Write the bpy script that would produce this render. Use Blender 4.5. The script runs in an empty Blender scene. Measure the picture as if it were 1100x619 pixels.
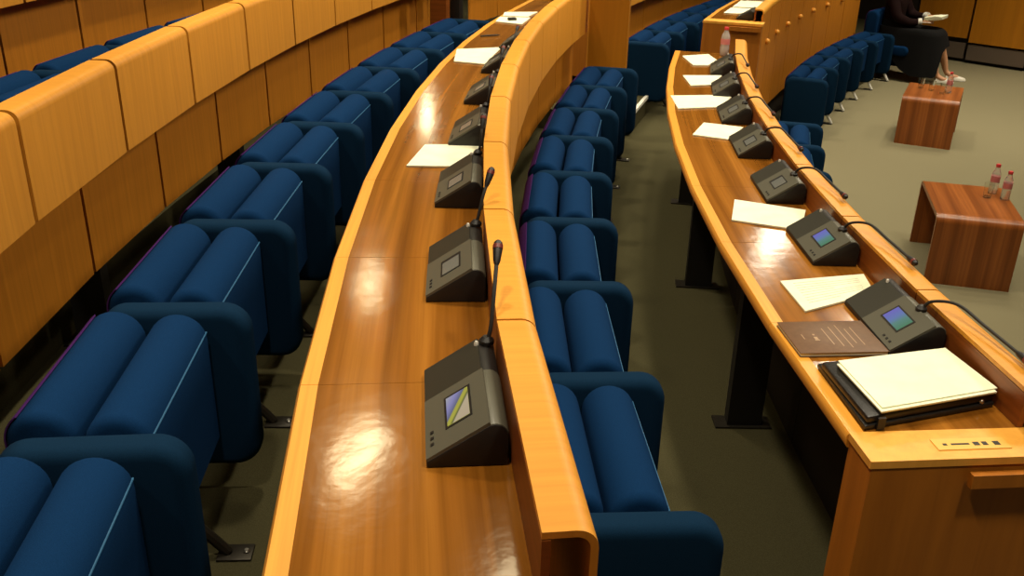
import bpy, bmesh, math, random
from math import sin, cos, pi
from mathutils import Vector, Matrix
random.seed(7)
SC = bpy.context.scene
COL = SC.collection
# ------------------------------------------------------------------ hemicycle geometry
OX, OY = 17.166, 3.434            # centre of the curved rows
FA, FB, FC, FD = .42, .68, .845, 1.12   # floor heights of the tiers (inner floor is 0)
def P(R, ph, z=0.0):
    return Vector((OX - R*cos(ph), OY + R*sin(ph), z))
W = {}                             # name -> world matrix of every empty
# ------------------------------------------------------------------ materials
MATS = {}
def mat(name, col, rough=.5, metal=0, spec=.5, emit=None, estr=1.0, trans=0, sheen=0, coat=0, ior=1.45):
    m = bpy.data.materials.new(name); m.use_nodes = True
    b = m.node_tree.nodes['Principled BSDF']
    b.inputs['Base Color'].default_value = (*col, 1)
    b.inputs['Roughness'].default_value = rough
    b.inputs['Metallic'].default_value = metal
    b.inputs['Specular IOR Level'].default_value = spec
    b.inputs['IOR'].default_value = ior
    b.inputs['Transmission Weight'].default_value = trans
    b.inputs['Sheen Weight'].default_value = sheen
    b.inputs['Coat Weight'].default_value = coat
    if emit:
        b.inputs['Emission Color'].default_value = (*emit, 1)
        b.inputs['Emission Strength'].default_value = estr
    MATS[name] = m
    return m
def ramp(nt, stops):
    r = nt.nodes.new('ShaderNodeValToRGB')
    e = r.color_ramp.elements
    while len(e) < len(stops): e.new(.5)
    for i, (p, c) in enumerate(stops):
        e[i].position = p; e[i].color = (*c, 1)
    return r
def wood(name, ca, cb, coord='UV', scale=(1, 30, 1), rough=.35, bands=0, spec=.5, coat=0):
    """ca dark, cb light; grain is stretched along the axis with the smallest scale"""
    m = mat(name, ca, rough, spec=spec, coat=coat)
    nt = m.node_tree; b = nt.nodes['Principled BSDF']
    tc = nt.nodes.new('ShaderNodeTexCoord'); mp = nt.nodes.new('ShaderNodeMapping')
    mp.inputs['Scale'].default_value = scale
    nt.links.new(tc.outputs[coord], mp.inputs['Vector'])
    n1 = nt.nodes.new('ShaderNodeTexNoise'); n1.inputs['Scale'].default_value = 1.6
    n1.inputs['Detail'].default_value = 6; n1.inputs['Roughness'].default_value = .6
    n1.inputs['Distortion'].default_value = .35
    nt.links.new(mp.outputs['Vector'], n1.inputs['Vector'])
    r1 = ramp(nt, [(.32, ca), (.68, cb)])
    nt.links.new(n1.outputs['Fac'], r1.inputs['Fac'])
    out = r1.outputs['Color']
    if bands:
        mp2 = nt.nodes.new('ShaderNodeMapping')
        mp2.inputs['Scale'].default_value = [s*bands for s in scale]
        nt.links.new(tc.outputs[coord], mp2.inputs['Vector'])
        n2 = nt.nodes.new('ShaderNodeTexNoise'); n2.inputs['Scale'].default_value = 1.0
        n2.inputs['Detail'].default_value = 1
        nt.links.new(mp2.outputs['Vector'], n2.inputs['Vector'])
        r2 = ramp(nt, [(.38, (.76, .74, .70)), (.5, (1, 1, 1)), (.60, (1.2, 1.26, 1.35))])
        nt.links.new(n2.outputs['Fac'], r2.inputs['Fac'])
        mx = nt.nodes.new('ShaderNodeMix'); mx.data_type = 'RGBA'; mx.blend_type = 'MULTIPLY'
        mx.inputs[0].default_value = 1
        nt.links.new(out, mx.inputs[6]); nt.links.new(r2.outputs['Color'], mx.inputs[7])
        out = mx.outputs[2]
    nt.links.new(out, b.inputs['Base Color'])
    return m
def noisy(name, ca, cb, scale=300, rough=.9, spec=.1, bump=.0, sheen=0):
    m = mat(name, ca, rough, spec=spec, sheen=sheen)
    nt = m.node_tree; b = nt.nodes['Principled BSDF']
    tc = nt.nodes.new('ShaderNodeTexCoord')
    n1 = nt.nodes.new('ShaderNodeTexNoise'); n1.inputs['Scale'].default_value = scale
    n1.inputs['Detail'].default_value = 3
    nt.links.new(tc.outputs['Object'], n1.inputs['Vector'])
    r1 = ramp(nt, [(.3, ca), (.7, cb)])
    nt.links.new(n1.outputs['Fac'], r1.inputs['Fac'])
    nt.links.new(r1.outputs['Color'], b.inputs['Base Color'])
    if bump:
        bp = nt.nodes.new('ShaderNodeBump'); bp.inputs['Strength'].default_value = bump
        bp.inputs['Distance'].default_value = .002
        nt.links.new(n1.outputs['Fac'], bp.inputs['Height']); nt.links.new(bp.outputs['Normal'], b.inputs['Normal'])
    return m

walnut  = wood('walnut_top', (.205, .072, .0075), (.33, .122, .0145), 'UV', (.4, 22, 1), rough=.13, bands=.34, spec=.45)
nt = walnut.node_tree; tcn = nt.nodes.new('ShaderNodeTexCoord'); nn = nt.nodes.new('ShaderNodeTexNoise'); nn.inputs['Scale'].default_value = 9
nn.inputs['Detail'].default_value = 4
bp = nt.nodes.new('ShaderNodeBump'); bp.inputs['Strength'].default_value = .22; bp.inputs['Distance'].default_value = .004
nt.links.new(tcn.outputs['UV'], nn.inputs['Vector']); nt.links.new(nn.outputs['Fac'], bp.inputs['Height'])
nt.links.new(bp.outputs['Normal'], nt.nodes['Principled BSDF'].inputs['Normal'])
maple   = wood('maple_shell', (.66, .29, .034), (.78, .36, .048), 'UV', (3, 40, 1), rough=.42)
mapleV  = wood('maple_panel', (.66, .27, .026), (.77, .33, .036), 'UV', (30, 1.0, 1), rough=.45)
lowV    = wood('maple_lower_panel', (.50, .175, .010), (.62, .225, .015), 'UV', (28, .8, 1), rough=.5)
nosing  = wood('maple_nosing', (.70, .29, .032), (.84, .37, .046), 'UV', (1.2, 60, 1), rough=.38)
inner   = wood('inner_board', (.17, .045, .006), (.26, .07, .010), 'UV', (.7, 40, 1), rough=.4)
cabwood = wood('cabinet_wood', (.36, .115, .008), (.47, .155, .012), 'Object', (14, 14, .8), rough=.5)
captop  = wood('cabinet_cap', (.80, .36, .05), (.92, .44, .07), 'Object', (20, 20, 2), rough=.4)
wallw   = wood('wall_panel_wood', (.40, .145, .004), (.50, .185, .006), 'Object', (9, 9, .5), rough=.5)
tablew  = wood('rosewood_table', (.20, .055, .010), (.33, .098, .018), 'UV', (.6, 34, 1), rough=.33, bands=.3)
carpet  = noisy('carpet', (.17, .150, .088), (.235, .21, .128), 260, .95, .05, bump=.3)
carpet2 = noisy('shaded_carpet', (.050, .045, .021), (.076, .068, .034), 260, .95, .05, bump=.3)  # same carpet, with the shade between the rows put into its colour
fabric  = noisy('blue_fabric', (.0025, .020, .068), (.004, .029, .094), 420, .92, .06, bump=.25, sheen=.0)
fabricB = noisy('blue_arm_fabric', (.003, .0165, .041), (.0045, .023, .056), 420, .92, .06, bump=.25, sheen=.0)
plum    = noisy('plum_fringe', (.05, .012, .105), (.075, .02, .14), 400, .92, .1, bump=.2)  # colour of the violet fringe added to the chair backs
piping  = mat('piping', (.015, .10, .22), .6)
steel   = mat('steel', (.55, .52, .45), .35, 1)
darkst  = mat('dark_steel', (.035, .03, .022), .45, .6)
black   = mat('black_plastic', (.012, .010, .009), .5)
consdk  = mat('console_dark', (.030, .028, .020), .42)
conslt  = mat('console_grey', (.095, .090, .066), .38)
screen0 = mat('screen_glass', (.02, .02, .02), .15)
rubber  = mat('rubber', (.02, .018, .016), .6)
red     = mat('mic_ring', (.16, .025, .02), .4)
paper   = noisy('paper', (.86, .86, .62), (.92, .92, .70), 14, .8, .2)
ink     = mat('ink', (.45, .42, .33), .9)
leather = noisy('black_leather', (.010, .009, .008), (.018, .016, .014), 120, .38, .5, bump=.4)
booklt  = noisy('brown_cover', (.125, .062, .028), (.16, .08, .037), 60, .45, .4)
gilt    = mat('gilt', (.42, .27, .15), .5)
brass   = mat('plate_yellow', (.85, .47, .08), .4)
glass   = mat('glass', (.95, .97, .93), .05, trans=1)
water   = mat('plastic_bottle', (.93, .93, .90), .12, trans=.85)
capred  = mat('red_cap', (.60, .045, .05), .4)
pinklb  = mat('pink_label', (.62, .20, .19), .5)
kick    = mat('kick_metal', (.22, .17, .14), .35, .6)
white   = mat('white_nosing', (.72, .70, .62), .5)
skin    = mat('skin', (.58, .30, .17), .5)
cloth   = noisy('black_wool', (.006, .006, .007), (.012, .012, .012), 200, .9, .1)
jacketm = noisy('dark_jacket', (.010, .004, .004), (.018, .008, .008), 200, .9, .1)
blouse  = mat('pink_blouse', (.62, .30, .28), .7)
hairm   = mat('brown_hair', (.035, .016, .008), .5)
shoem   = mat('white_shoe', (.72, .68, .58), .35)
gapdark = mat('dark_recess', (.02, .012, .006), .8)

def screen_mat(name, kind):
    """lit screen: diagonal picture of blue, yellow and tan (kind 0), blue to green (1), pale grey (2)"""
    m = mat(name, (.02, .02, .02), .2)
    nt = m.node_tree; b = nt.nodes['Principled BSDF']
    tc = nt.nodes.new('ShaderNodeTexCoord')
    sx = nt.nodes.new('ShaderNodeSeparateXYZ'); nt.links.new(tc.outputs['UV'], sx.inputs[0])
    ad = nt.nodes.new('ShaderNodeMath')
    if kind == 0:
        ad.operation = 'SUBTRACT'; nt.links.new(sx.outputs[1], ad.inputs[0]); nt.links.new(sx.outputs[0], ad.inputs[1])
        a2 = nt.nodes.new('ShaderNodeMath'); a2.operation = 'MULTIPLY_ADD'; a2.inputs[1].default_value = .5; a2.inputs[2].default_value = .5
        nt.links.new(ad.outputs[0], a2.inputs[0]); src = a2.outputs[0]
        st = [(0, (.50, .40, .26)), (.36, (.52, .42, .27)), (.40, (.10, .12, .03)), (.47, (.45, .42, .05)), (.55, (.40, .38, .06)), (.58, (.12, .13, .22)), (.75, (.25, .24, .50)), (1, (.40, .40, .45))]
    elif kind == 1:
        src = sx.outputs[1]
        st = [(0, (.07, .22, .12)), (.35, (.10, .25, .22)), (.6, (.13, .20, .48)), (1, (.16, .14, .55))]
    else:
        src = sx.outputs[1]
        st = [(0, (.46, .40, .26)), (1, (.40, .36, .25))]
    r = ramp(nt, st); nt.links.new(src, r.inputs['Fac'])
    nt.links.new(r.outputs['Color'], b.inputs['Emission Color']); b.inputs['Emission Strength'].default_value = (.8, .8, .35)[kind]
    return m
scrA, scrB, scrC = screen_mat('screen_diagonal', 0), screen_mat('screen_blue_green', 1), screen_mat('screen_pale', 2)

# ------------------------------------------------------------------ object helpers
def tag(o, label=None, cat=None, group=None, kind=None):
    if label: o['label'] = label
    if cat: o['category'] = cat
    if group: o['group'] = group
    if kind: o['kind'] = kind
    return o
def thing(name, label, cat, loc=(0, 0, 0), rz=0, group=None):
    o = bpy.data.objects.new(name, None); COL.objects.link(o)
    o.empty_display_size = .1
    o.location = loc; o.rotation_euler = (0, 0, rz)
    W[o] = Matrix.Translation(Vector(loc)) @ Matrix.Rotation(rz, 4, 'Z')
    return tag(o, label, cat, group)
def obj(name, bm, m, parent=None, world=False, smooth=True, loc=None, rz=0):
    """one mesh object; world=True: the bmesh is in world space and is moved into its parent's frame"""
    if parent is not None and world:
        bmesh.ops.transform(bm, matrix=W[parent].inverted(), verts=bm.verts)
    bmesh.ops.recalc_face_normals(bm, faces=bm.faces)
    me = bpy.data.meshes.new(name); bm.to_mesh(me); bm.free()
    ms = m if isinstance(m, (list, tuple)) else [m]
    for x in ms: me.materials.append(x)
    if smooth:
        me.polygons.foreach_set('use_smooth', [True]*len(me.polygons))
        me.set_sharp_from_angle(angle=math.radians(38))
    o = bpy.data.objects.new(name, me); COL.objects.link(o)
    if parent is not None:
        o.parent = parent; W[o] = W[parent].copy()
    else:
        M = Matrix.Identity(4)
        if loc is not None:
            o.location = loc; o.rotation_euler = (0, 0, rz)
            M = Matrix.Translation(Vector(loc)) @ Matrix.Rotation(rz, 4, 'Z')
        W[o] = M
    return o
def NB(): return bmesh.new()
def box(bm, lo, hi, bev=0, seg=2):
    r = bmesh.ops.create_cube(bm, size=1)
    vs = r['verts']
    c = [(a+b)/2 for a, b in zip(lo, hi)]; s = [abs(b-a) for a, b in zip(lo, hi)]
    bmesh.ops.scale(bm, vec=s, verts=vs); bmesh.ops.translate(bm, vec=c, verts=vs)
    if bev:
        es = list({e for v in vs for e in v.link_edges})
        bmesh.ops.bevel(bm, geom=es, offset=bev, segments=seg, affect='EDGES', profile=.5)
    return bm
def tube(bm, pts, r, n=10, taper=None):
    pts = [Vector(p) for p in pts]; rings = []
    up = None
    for i, p in enumerate(pts):
        t = (pts[min(i+1, len(pts)-1)] - pts[max(i-1, 0)]).normalized()
        if up is None: up = t.orthogonal().normalized()
        up = (up - t*up.dot(t)).normalized(); s = t.cross(up)
        rr = r if taper is None else taper[i]
        rings.append([bm.verts.new(p + (up*cos(2*pi*k/n) + s*sin(2*pi*k/n))*rr) for k in range(n)])
    for a, b in zip(rings, rings[1:]):
        for k in range(n): bm.faces.new((a[k], a[(k+1) % n], b[(k+1) % n], b[k]))
    bm.faces.new(rings[0][::-1]); bm.faces.new(rings[-1])
    return bm
def lathe(bm, prof, n=20, c=(0, 0, 0)):
    rings = []
    for r, z in prof:
        rings.append([bm.verts.new((c[0]+r*cos(2*pi*k/n), c[1]+r*sin(2*pi*k/n), c[2]+z)) for k in range(n)])
    for a, b in zip(rings, rings[1:]):
        for k in range(n): bm.faces.new((a[k], a[(k+1) % n], b[(k+1) % n], b[k]))
    bm.faces.new(rings[0][::-1]); bm.faces.new(rings[-1])
    return bm
def extrude_profile(bm, prof, axis, a, b, bev=0, uv=False):
    """closed 2-D profile swept between a and b on an axis; profile coords are the two others, in order"""
    def mk(p, t):
        if axis == 'y': return (p[0], t, p[1])
        if axis == 'x': return (t, p[0], p[1])
        return (p[0], p[1], t)
    A = [bm.verts.new(mk(p, a)) for p in prof]; B = [bm.verts.new(mk(p, b)) for p in prof]
    n = len(prof)
    lay = bm.loops.layers.uv.verify() if uv else None
    cum = [0]
    for i in range(n):
        q, p = prof[(i+1) % n], prof[i]
        cum.append(cum[-1] + math.hypot(q[0]-p[0], q[1]-p[1]))
    for i in range(n):
        j = (i+1) % n
        f = bm.faces.new((A[i], A[j], B[j], B[i]))
        if uv:
            for l, t in zip(f.loops, ((cum[i], a), (cum[i+1], a), (cum[i+1], b), (cum[i], b))): l[lay].uv = t
    fa = bm.faces.new(A[::-1]); fb = bm.faces.new(B)
    if bev:
        es = list(fa.edges) + list(fb.edges)
        bmesh.ops.bevel(bm, geom=es, offset=bev, segments=2, affect='EDGES', profile=.5)
    return bm
def inset(prof, d):
    # offset a closed profile inwards by d (area sign decides the side)
    n = len(prof); A = sum(prof[i][0]*prof[(i+1) % n][1]-prof[(i+1) % n][0]*prof[i][1] for i in range(n))
    sg = 1 if A > 0 else -1; out = []
    for i in range(n):
        p, q, r = prof[i-1], prof[i], prof[(i+1) % n]
        e1 = Vector((q[0]-p[0], q[1]-p[1])).normalized(); e2 = Vector((r[0]-q[0], r[1]-q[1])).normalized()
        n1 = Vector((-e1.y, e1.x))*sg; n2 = Vector((-e2.y, e2.x))*sg
        b = n1+n2
        k = d/max(.35, (1+n1.dot(n2))) if b.length > 1e-6 else 0
        out.append((q[0]+b.x*k, q[1]+b.y*k))
    return out
def pillow(bm, prof, y0, y1, r, n=5):
    """profile (x, z) between y0 and y1 whose two ends are rounded over with radius r"""
    rings = []
    lv = [(r*(1-sin(pi/2*t/n)), y0+r*(1-cos(pi/2*t/n))) for t in range(n+1)]
    lv += [(d, y0+y1-y) for d, y in lv[::-1]]
    for d, y in lv:
        rings.append([bm.verts.new((x, y, z)) for x, z in (inset(prof, d) if d > 1e-6 else prof)])
    m = len(prof)
    for a, b in zip(rings, rings[1:]):
        for k in range(m): bm.faces.new((a[k], a[(k+1) % m], b[(k+1) % m], b[k]))
    bm.faces.new(rings[0][::-1]); bm.faces.new(rings[-1])
    return bm
def sweep(bm, prof, p0, p1, gap=.0015, steps=1):
    """closed (R, z) profile swept along the curve of a row from angle p0 to p1, with UVs in metres (u along, v across)"""
    lay = bm.loops.layers.uv.verify()
    R0 = sum(p[0] for p in prof)/len(prof)
    g = gap/R0; p0 += g; p1 -= g
    n = len(prof); cum = [0]
    for i in range(n):
        q, p = prof[(i+1) % n], prof[i]
        cum.append(cum[-1] + math.hypot(q[0]-p[0], q[1]-p[1]))
    phs = [p0 + (p1-p0)*k/steps for k in range(steps+1)]
    rings = [[bm.verts.new(P(r, ph, z)) for r, z in prof] for ph in phs]
    for k in range(steps):
        a, b = rings[k], rings[k+1]
        u0, u1 = R0*phs[k], R0*phs[k+1]
        for i in range(n):
            j = (i+1) % n
            f = bm.faces.new((a[i], a[j], b[j], b[i]))
            for l, t in zip(f.loops, ((u0, cum[i]), (u0, cum[i+1]), (u1, cum[i+1]), (u1, cum[i]))): l[lay].uv = t
    for ring, u in ((rings[0][::-1], R0*p0), (rings[-1], R0*p1)):
        f = bm.faces.new(ring)
        for l in f.loops:
            d = l.vert.co
            l[lay].uv = (math.hypot(d.x-OX, d.y-OY), d.z)
    return bm
def rect(r0, z0, r1, z1): return [(r0, z0), (r1, z0), (r1, z1), (r0, z1)]
def arc(cx, cy, r, a0, a1, n=6):
    return [(cx + r*cos(math.radians(a0+(a1-a0)*i/n)), cy + r*sin(math.radians(a0+(a1-a0)*i/n))) for i in range(n+1)]
def rrect(x0, y0, x1, y1, r, n=5, corners=(1, 1, 1, 1)):
    out = []
    for k, (cx, cy, a) in enumerate(((x0+r, y0+r, 180), (x1-r, y0+r, 270), (x1-r, y1-r, 0), (x0+r, y1-r, 90))):
        if corners[k]: out += arc(cx, cy, r, a, a+90, n)
        else: out.append(((x0, y0), (x1, y0), (x1, y1), (x0, y1))[k])
    return out
def frame(R, ph, z): return dict(loc=P(R, ph, z), rz=-ph)     # local x: towards the room's centre, y: along the row

# ------------------------------------------------------------------ the setting
def struct(name, bm, m, world=True):
    o = obj(name, bm, m, smooth=False); o['kind'] = 'structure'; return o
bm = NB(); box(bm, (-9, -7, -.2), (22, 26, 0)); struct('floor', bm, carpet)
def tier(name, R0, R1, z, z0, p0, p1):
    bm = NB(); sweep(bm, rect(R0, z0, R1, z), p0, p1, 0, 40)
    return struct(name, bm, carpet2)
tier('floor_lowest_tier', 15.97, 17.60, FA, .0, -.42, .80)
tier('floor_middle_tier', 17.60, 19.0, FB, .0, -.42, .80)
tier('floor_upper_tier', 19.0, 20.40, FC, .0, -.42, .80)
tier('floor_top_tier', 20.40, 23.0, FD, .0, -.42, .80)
# aisle step with a pale nosing strip
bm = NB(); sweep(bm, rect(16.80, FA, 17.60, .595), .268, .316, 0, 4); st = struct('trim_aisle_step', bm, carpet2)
bm = NB(); sweep(bm, rect(16.785, .575, 16.815, .603), .268, .316, 0, 4); struct('trim_step_nosing', bm, white)

# far wall: radial plane with wide boards
PW = .7825
er = Vector((-cos(PW), sin(PW), 0)); et = Vector((sin(PW), cos(PW), 0))
def wallbox(bm, r0, r1, z0, z1, t0, t1):
    vs = []
    for r in (r0, r1):
        for t in (t0, t1):
            for z in (z0, z1): vs.append(bm.verts.new(Vector((OX, OY, 0)) + er*r + et*t + Vector((0, 0, z))))
    for f in ((0, 1, 3, 2), (4, 6, 7, 5), (0, 4, 5, 1), (2, 3, 7, 6), (0, 2, 6, 4), (1, 5, 7, 3)):
        bm.faces.new([vs[i] for i in f])
bm = NB(); wallbox(bm, 5, 23, 0, 4.6, .12, .3); wl = struct('wall_far', bm, gapdark)
edges = [15.85, 15.03, 14.17, 13.31, 12.45, 11.59, 10.7, 9.8]
for i in range(len(edges)-1):
    bm = NB(); wallbox(bm, edges[i+1]+.028, edges[i]-.028, .30 if i else .34, 4.5, 0 if i else .06, .115)
    o = obj('wall_board', bm, wallw, wl, world=True, smooth=False)
    bm = NB(); wallbox(bm, edges[i+1]+.028, edges[i]-.028, .05, .27, .02 if i else .07, .115)
    obj('kick_plate', bm, kick, wl, world=True, smooth=False)

# ------------------------------------------------------------------ desks
PIT = .0402
def hood_profile(r, zt, zb, t=.012, w=.085, rad=.034):
    """bent plywood shell: flat top, round shoulder, straight front; r is the desk-side edge"""
    out = [(r, zt)] + [(x, y) for x, y in arc(r-w+rad, zt-rad, rad, 90, 180, 6)] + [(r-w, zb)]
    inn = [(r-w+t, zb)] + [(x, y) for x, y in arc(r-w+rad, zt-rad, rad-t, 180, 90, 6)] + [(r, zt-t)]
    return out + inn
plyedge = mat('plywood_edge', (.20, .045, .012), .6)
def ply(bm):
    bm.normal_update()
    bmesh.ops.recalc_face_normals(bm, faces=bm.faces)
    for f in bm.faces:
        if f.normal.z < -.7 and f.calc_area() < .05: f.material_index = 1
def desk(name, label, zf, zt, Rh, depth, zh, zb, zlow, seams, group=None, doors=False, near=None, legs=(), rlow=.12, hood_from=None, gap=.004, zleg=None, low=None):
    """zf floor, zt worktop, Rh inner hood face, zh hood top, zb bottom of the hood's front, zlow bottom of the lower panel"""
    mid = .5*(seams[0]+seams[-1])
    t = thing(name, label, 'desk', P(Rh+depth*.5, mid, zf), -mid, group)
    Ro = Rh+depth
    for a, b in zip(seams, seams[1:]):
        bm = NB(); sweep(bm, rect(Rh, zt-.035, Ro-.042, zt), a, b, .0006); obj('worktop', bm, walnut, t, True)
        bm = NB(); sweep(bm, [(Ro-.042, zt-.04), (Ro-.006, zt-.04), (Ro, zt-.03), (Ro, zt-.008), (Ro-.006, zt+.001), (Ro-.042, zt+.001)], a, b, .0008)
        obj('edge_strip', bm, nosing, t, True)
        bare = hood_from is not None and a < hood_from-.001
        bm = NB(); sweep(bm, rect(Rh-.085, zt-.1, Rh, zt-.002) if bare else rect(Rh-.014, zt-.1, Rh, zh-.014), a, b, .003); obj('back_board', bm, inner, t, True)
        if bare: continue
        if not doors:
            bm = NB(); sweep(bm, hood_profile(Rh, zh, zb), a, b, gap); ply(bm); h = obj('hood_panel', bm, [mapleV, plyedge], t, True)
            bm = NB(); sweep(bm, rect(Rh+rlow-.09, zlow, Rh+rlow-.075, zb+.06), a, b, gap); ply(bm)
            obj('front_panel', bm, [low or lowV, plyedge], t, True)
        else:
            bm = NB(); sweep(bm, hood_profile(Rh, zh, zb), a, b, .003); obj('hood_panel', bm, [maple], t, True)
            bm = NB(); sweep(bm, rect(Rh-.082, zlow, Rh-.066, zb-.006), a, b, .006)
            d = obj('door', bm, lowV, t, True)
            bm = NB(); pm = .5*(a+b)
            bmesh.ops.create_uvsphere(bm, u_segments=12, v_segments=8, radius=.028)
            bmesh.ops.translate(bm, vec=P(Rh-.1, a+(b-a)*.72, zb-.30), verts=bm.verts)
            obj('knob', bm, nosing, d, True)
    bm = NB(); sweep(bm, rect(Rh-.03, zf+.02 if not doors else .02, Rh+.0, zt-.05 if doors else zlow-.02), seams[0], seams[-1], .01, len(seams)) if doors else None
    if doors: obj('plinth', bm, gapdark, t, True)
    else: bm.free()
    for ph in legs:
        bm = NB(); sweep(bm, rect(Rh+.14, zleg or zf, Rh+.28, zt-.036), ph-.0018, ph+.0018, 0); obj('leg', bm, black, t, True)
        bm = NB(); sweep(bm, rect(Rh+.10, zleg or zf, Rh+.33, (zleg or zf)+.008), ph-.0028, ph+.0028, 0); obj('foot_plate', bm, darkst, t, True)
    def end(p0, p1, near_end):
        ri = .20 if hood_from is None and not doors else .09
        bm = NB(); sweep(bm, rect(Rh-ri, zf, Ro-.01, zt-.018), p0, p1, 0)
        c = obj('end_cabinet', bm, cabwood, t, True, smooth=False)
        bm = NB(); sweep(bm, rect(Rh-ri-.01, zt-.018, Ro-.005, zt+.002), p0, p1, -.002); obj('cap', bm, captop, c, True)
        pe = p0-.0006
        bm = NB()
        lo, hi = Rh-ri+.01, Rh+.185
        sweep(bm, rect(lo, zt-.066, hi, zt-.030), pe-.0011, pe, 0)
        obj('handle', bm, cabwood, c, True)
        return c
    if near: end(near[0], near[1], True)
    return t
seq = lambda a, n: [a+PIT*k for k in range(n+1)]
sA = [-.0912] + seq(-.0545, 7)
sA[-1] = .2265
deskA = desk('conference_desk', 'long curved walnut desk on the right, strewn with white papers and a black folder', FA, 1.28, 15.99, .43, 1.388, 1.03, FA,
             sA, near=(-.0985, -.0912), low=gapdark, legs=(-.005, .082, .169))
sB = [-.1366+PIT*k for k in range(11)]
sB = [-.155] + sB
deskB = desk('conference_desk', 'long curved walnut desk running up the middle, with grey consoles along its hood', FB, 1.50, 17.276, .419, 1.645, 1.28, .82,
             sB, near=(-.161, -.155), legs=(-.03, .06, .15), hood_from=-.1366, zleg=FA)
sC = [-.0063+PIT*k for k in range(-4, 7)] + [.2752, .300]
deskC = desk('conference_desk', 'desk of tall orange wood panels on the left, lower of the two there', FC, 1.66, 18.655, .43, 1.862, 1.535, 1.05,
             sC, legs=(-.086, .001, .0935, .18), rlow=.20, gap=.011, zleg=FB)
sD = [.014+PIT*k for k in range(-3, 7)]
deskD = desk('conference_desk', 'desk of wood panels at the top left corner, behind the violet-edged chair tops', FD, 1.955, 20.03, .43, 2.10, 1.77, 1.29,
             sD, legs=(-.06, .03), rlow=.19, gap=.012, zleg=FC)
sA2 = [.335+.0395*k for k in range(9)]
deskA2 = desk('conference_desk', 'curved desk at the top right whose front is a row of doors with round knobs', FA, 1.28, 15.955, .43, 1.388, 1.345, .30,
              sA2, doors=True, near=(.325, .335))
sB2 = [.335+PIT*k for k in range(9)]
deskB2 = desk('conference_desk', 'wood-panelled desk at the top edge, behind the desk with round knobs', FB, 1.50, 17.27, .425, 1.645, 1.28, .82,
              sB2, near=(.328, .335), hood_from=-9)
sC2 = [.335+PIT*k for k in range(5)]
deskC2 = desk('conference_desk', 'wood-panelled desk end at the top, behind the far end of the middle desk', FC, 1.715, 18.655, .43, 1.862, 1.535, 1.05, sC2)

# the name plate on the end of the right desk
def quad_prism(bm, pts, z0, z1):
    A = [bm.verts.new(P(r, ph, z0)) for r, ph in pts]; B = [bm.verts.new(P(r, ph, z1)) for r, ph in pts]
    lay = bm.loops.layers.uv.verify()
    n = len(pts)
    for i in range(n): bm.faces.new((A[i], A[(i+1) % n], B[(i+1) % n], B[i]))
    bm.faces.new(A[::-1]); f = bm.faces.new(B)
    for l, t in zip(f.loops, ((0, 1), (1, 1), (1, 0), (0, 0))): l[lay].uv = t
    return bm
cab = [o for o in deskA.children if o.name.startswith('end_cabinet')][0]
bm = NB(); quad_prism(bm, [(16.235, -.0937), (16.055, -.0937), (16.055, -.0965), (16.235, -.0965)], 1.2822, 1.2845)
pl = obj('name_plate', bm, brass, cab, True, smooth=False); pl['label'] = 'yellow plate with small dark lettering'
bm = NB()
for (a, b, w) in ((16.215, 16.205, .0005), (16.195, 16.15, .0004), (16.14, 16.125, .0009), (16.118, 16.105, .0009), (16.09, 16.075, .0010)):
    quad_prism(bm, [(a, -.0952+w*.5), (b, -.0952+w*.5), (b, -.0952-w*.5), (a, -.0952-w*.5)], 1.2843, 1.2850)
obj('lettering', bm, darkst, pl, True, smooth=False)

# tall end screens closing the ends of the seat rows
def screen_panel(label, r0, r1, p0, p1, zf, zt, m=wallw):
    t = thing('end_screen', label, 'panel', P(.5*(r0+r1), .5*(p0+p1), zf), -.5*(p0+p1), None)
    bm = NB(); sweep(bm, rect(r0, zf+.05, r1, zt), p0, p1, 0); obj('board', bm, m, t, True, smooth=False)
    bm = NB(); sweep(bm, rect(r0+.01, zf, r1-.01, zf+.05), p0+.0005, p1-.0005, 0); obj('base', bm, gapdark, t, True, smooth=False)
    bm = NB(); sweep(bm, rect(r1, zf+.05, r1+.012, zt), p0, p1, 0); obj('edging', bm, nosing, t, True, smooth=False)
    return t
screen_panel('tall plain wood panel standing behind the last chair of the middle row', 16.845, 17.16, .258, .2625, FA, 2.0)
screen_panel('brown wood panel at the far end of the left chair row, beside a black post', 18.40, 18.545, .262, .267, FB, 2.3, inner)
t = thing('black_column', 'black column at the far end of the left chair row', 'column', P(18.47, .285, FB), -.285)  # plain black upright box on a base
bm = NB(); box(bm, (-.06, -.05, .03), (.06, .05, 1.7), .008); obj('case', bm, black, t)
bm = NB(); box(bm, (-.10, -.09, 0), (.10, .09, .03), .006); obj('base', bm, darkst, t)

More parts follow.
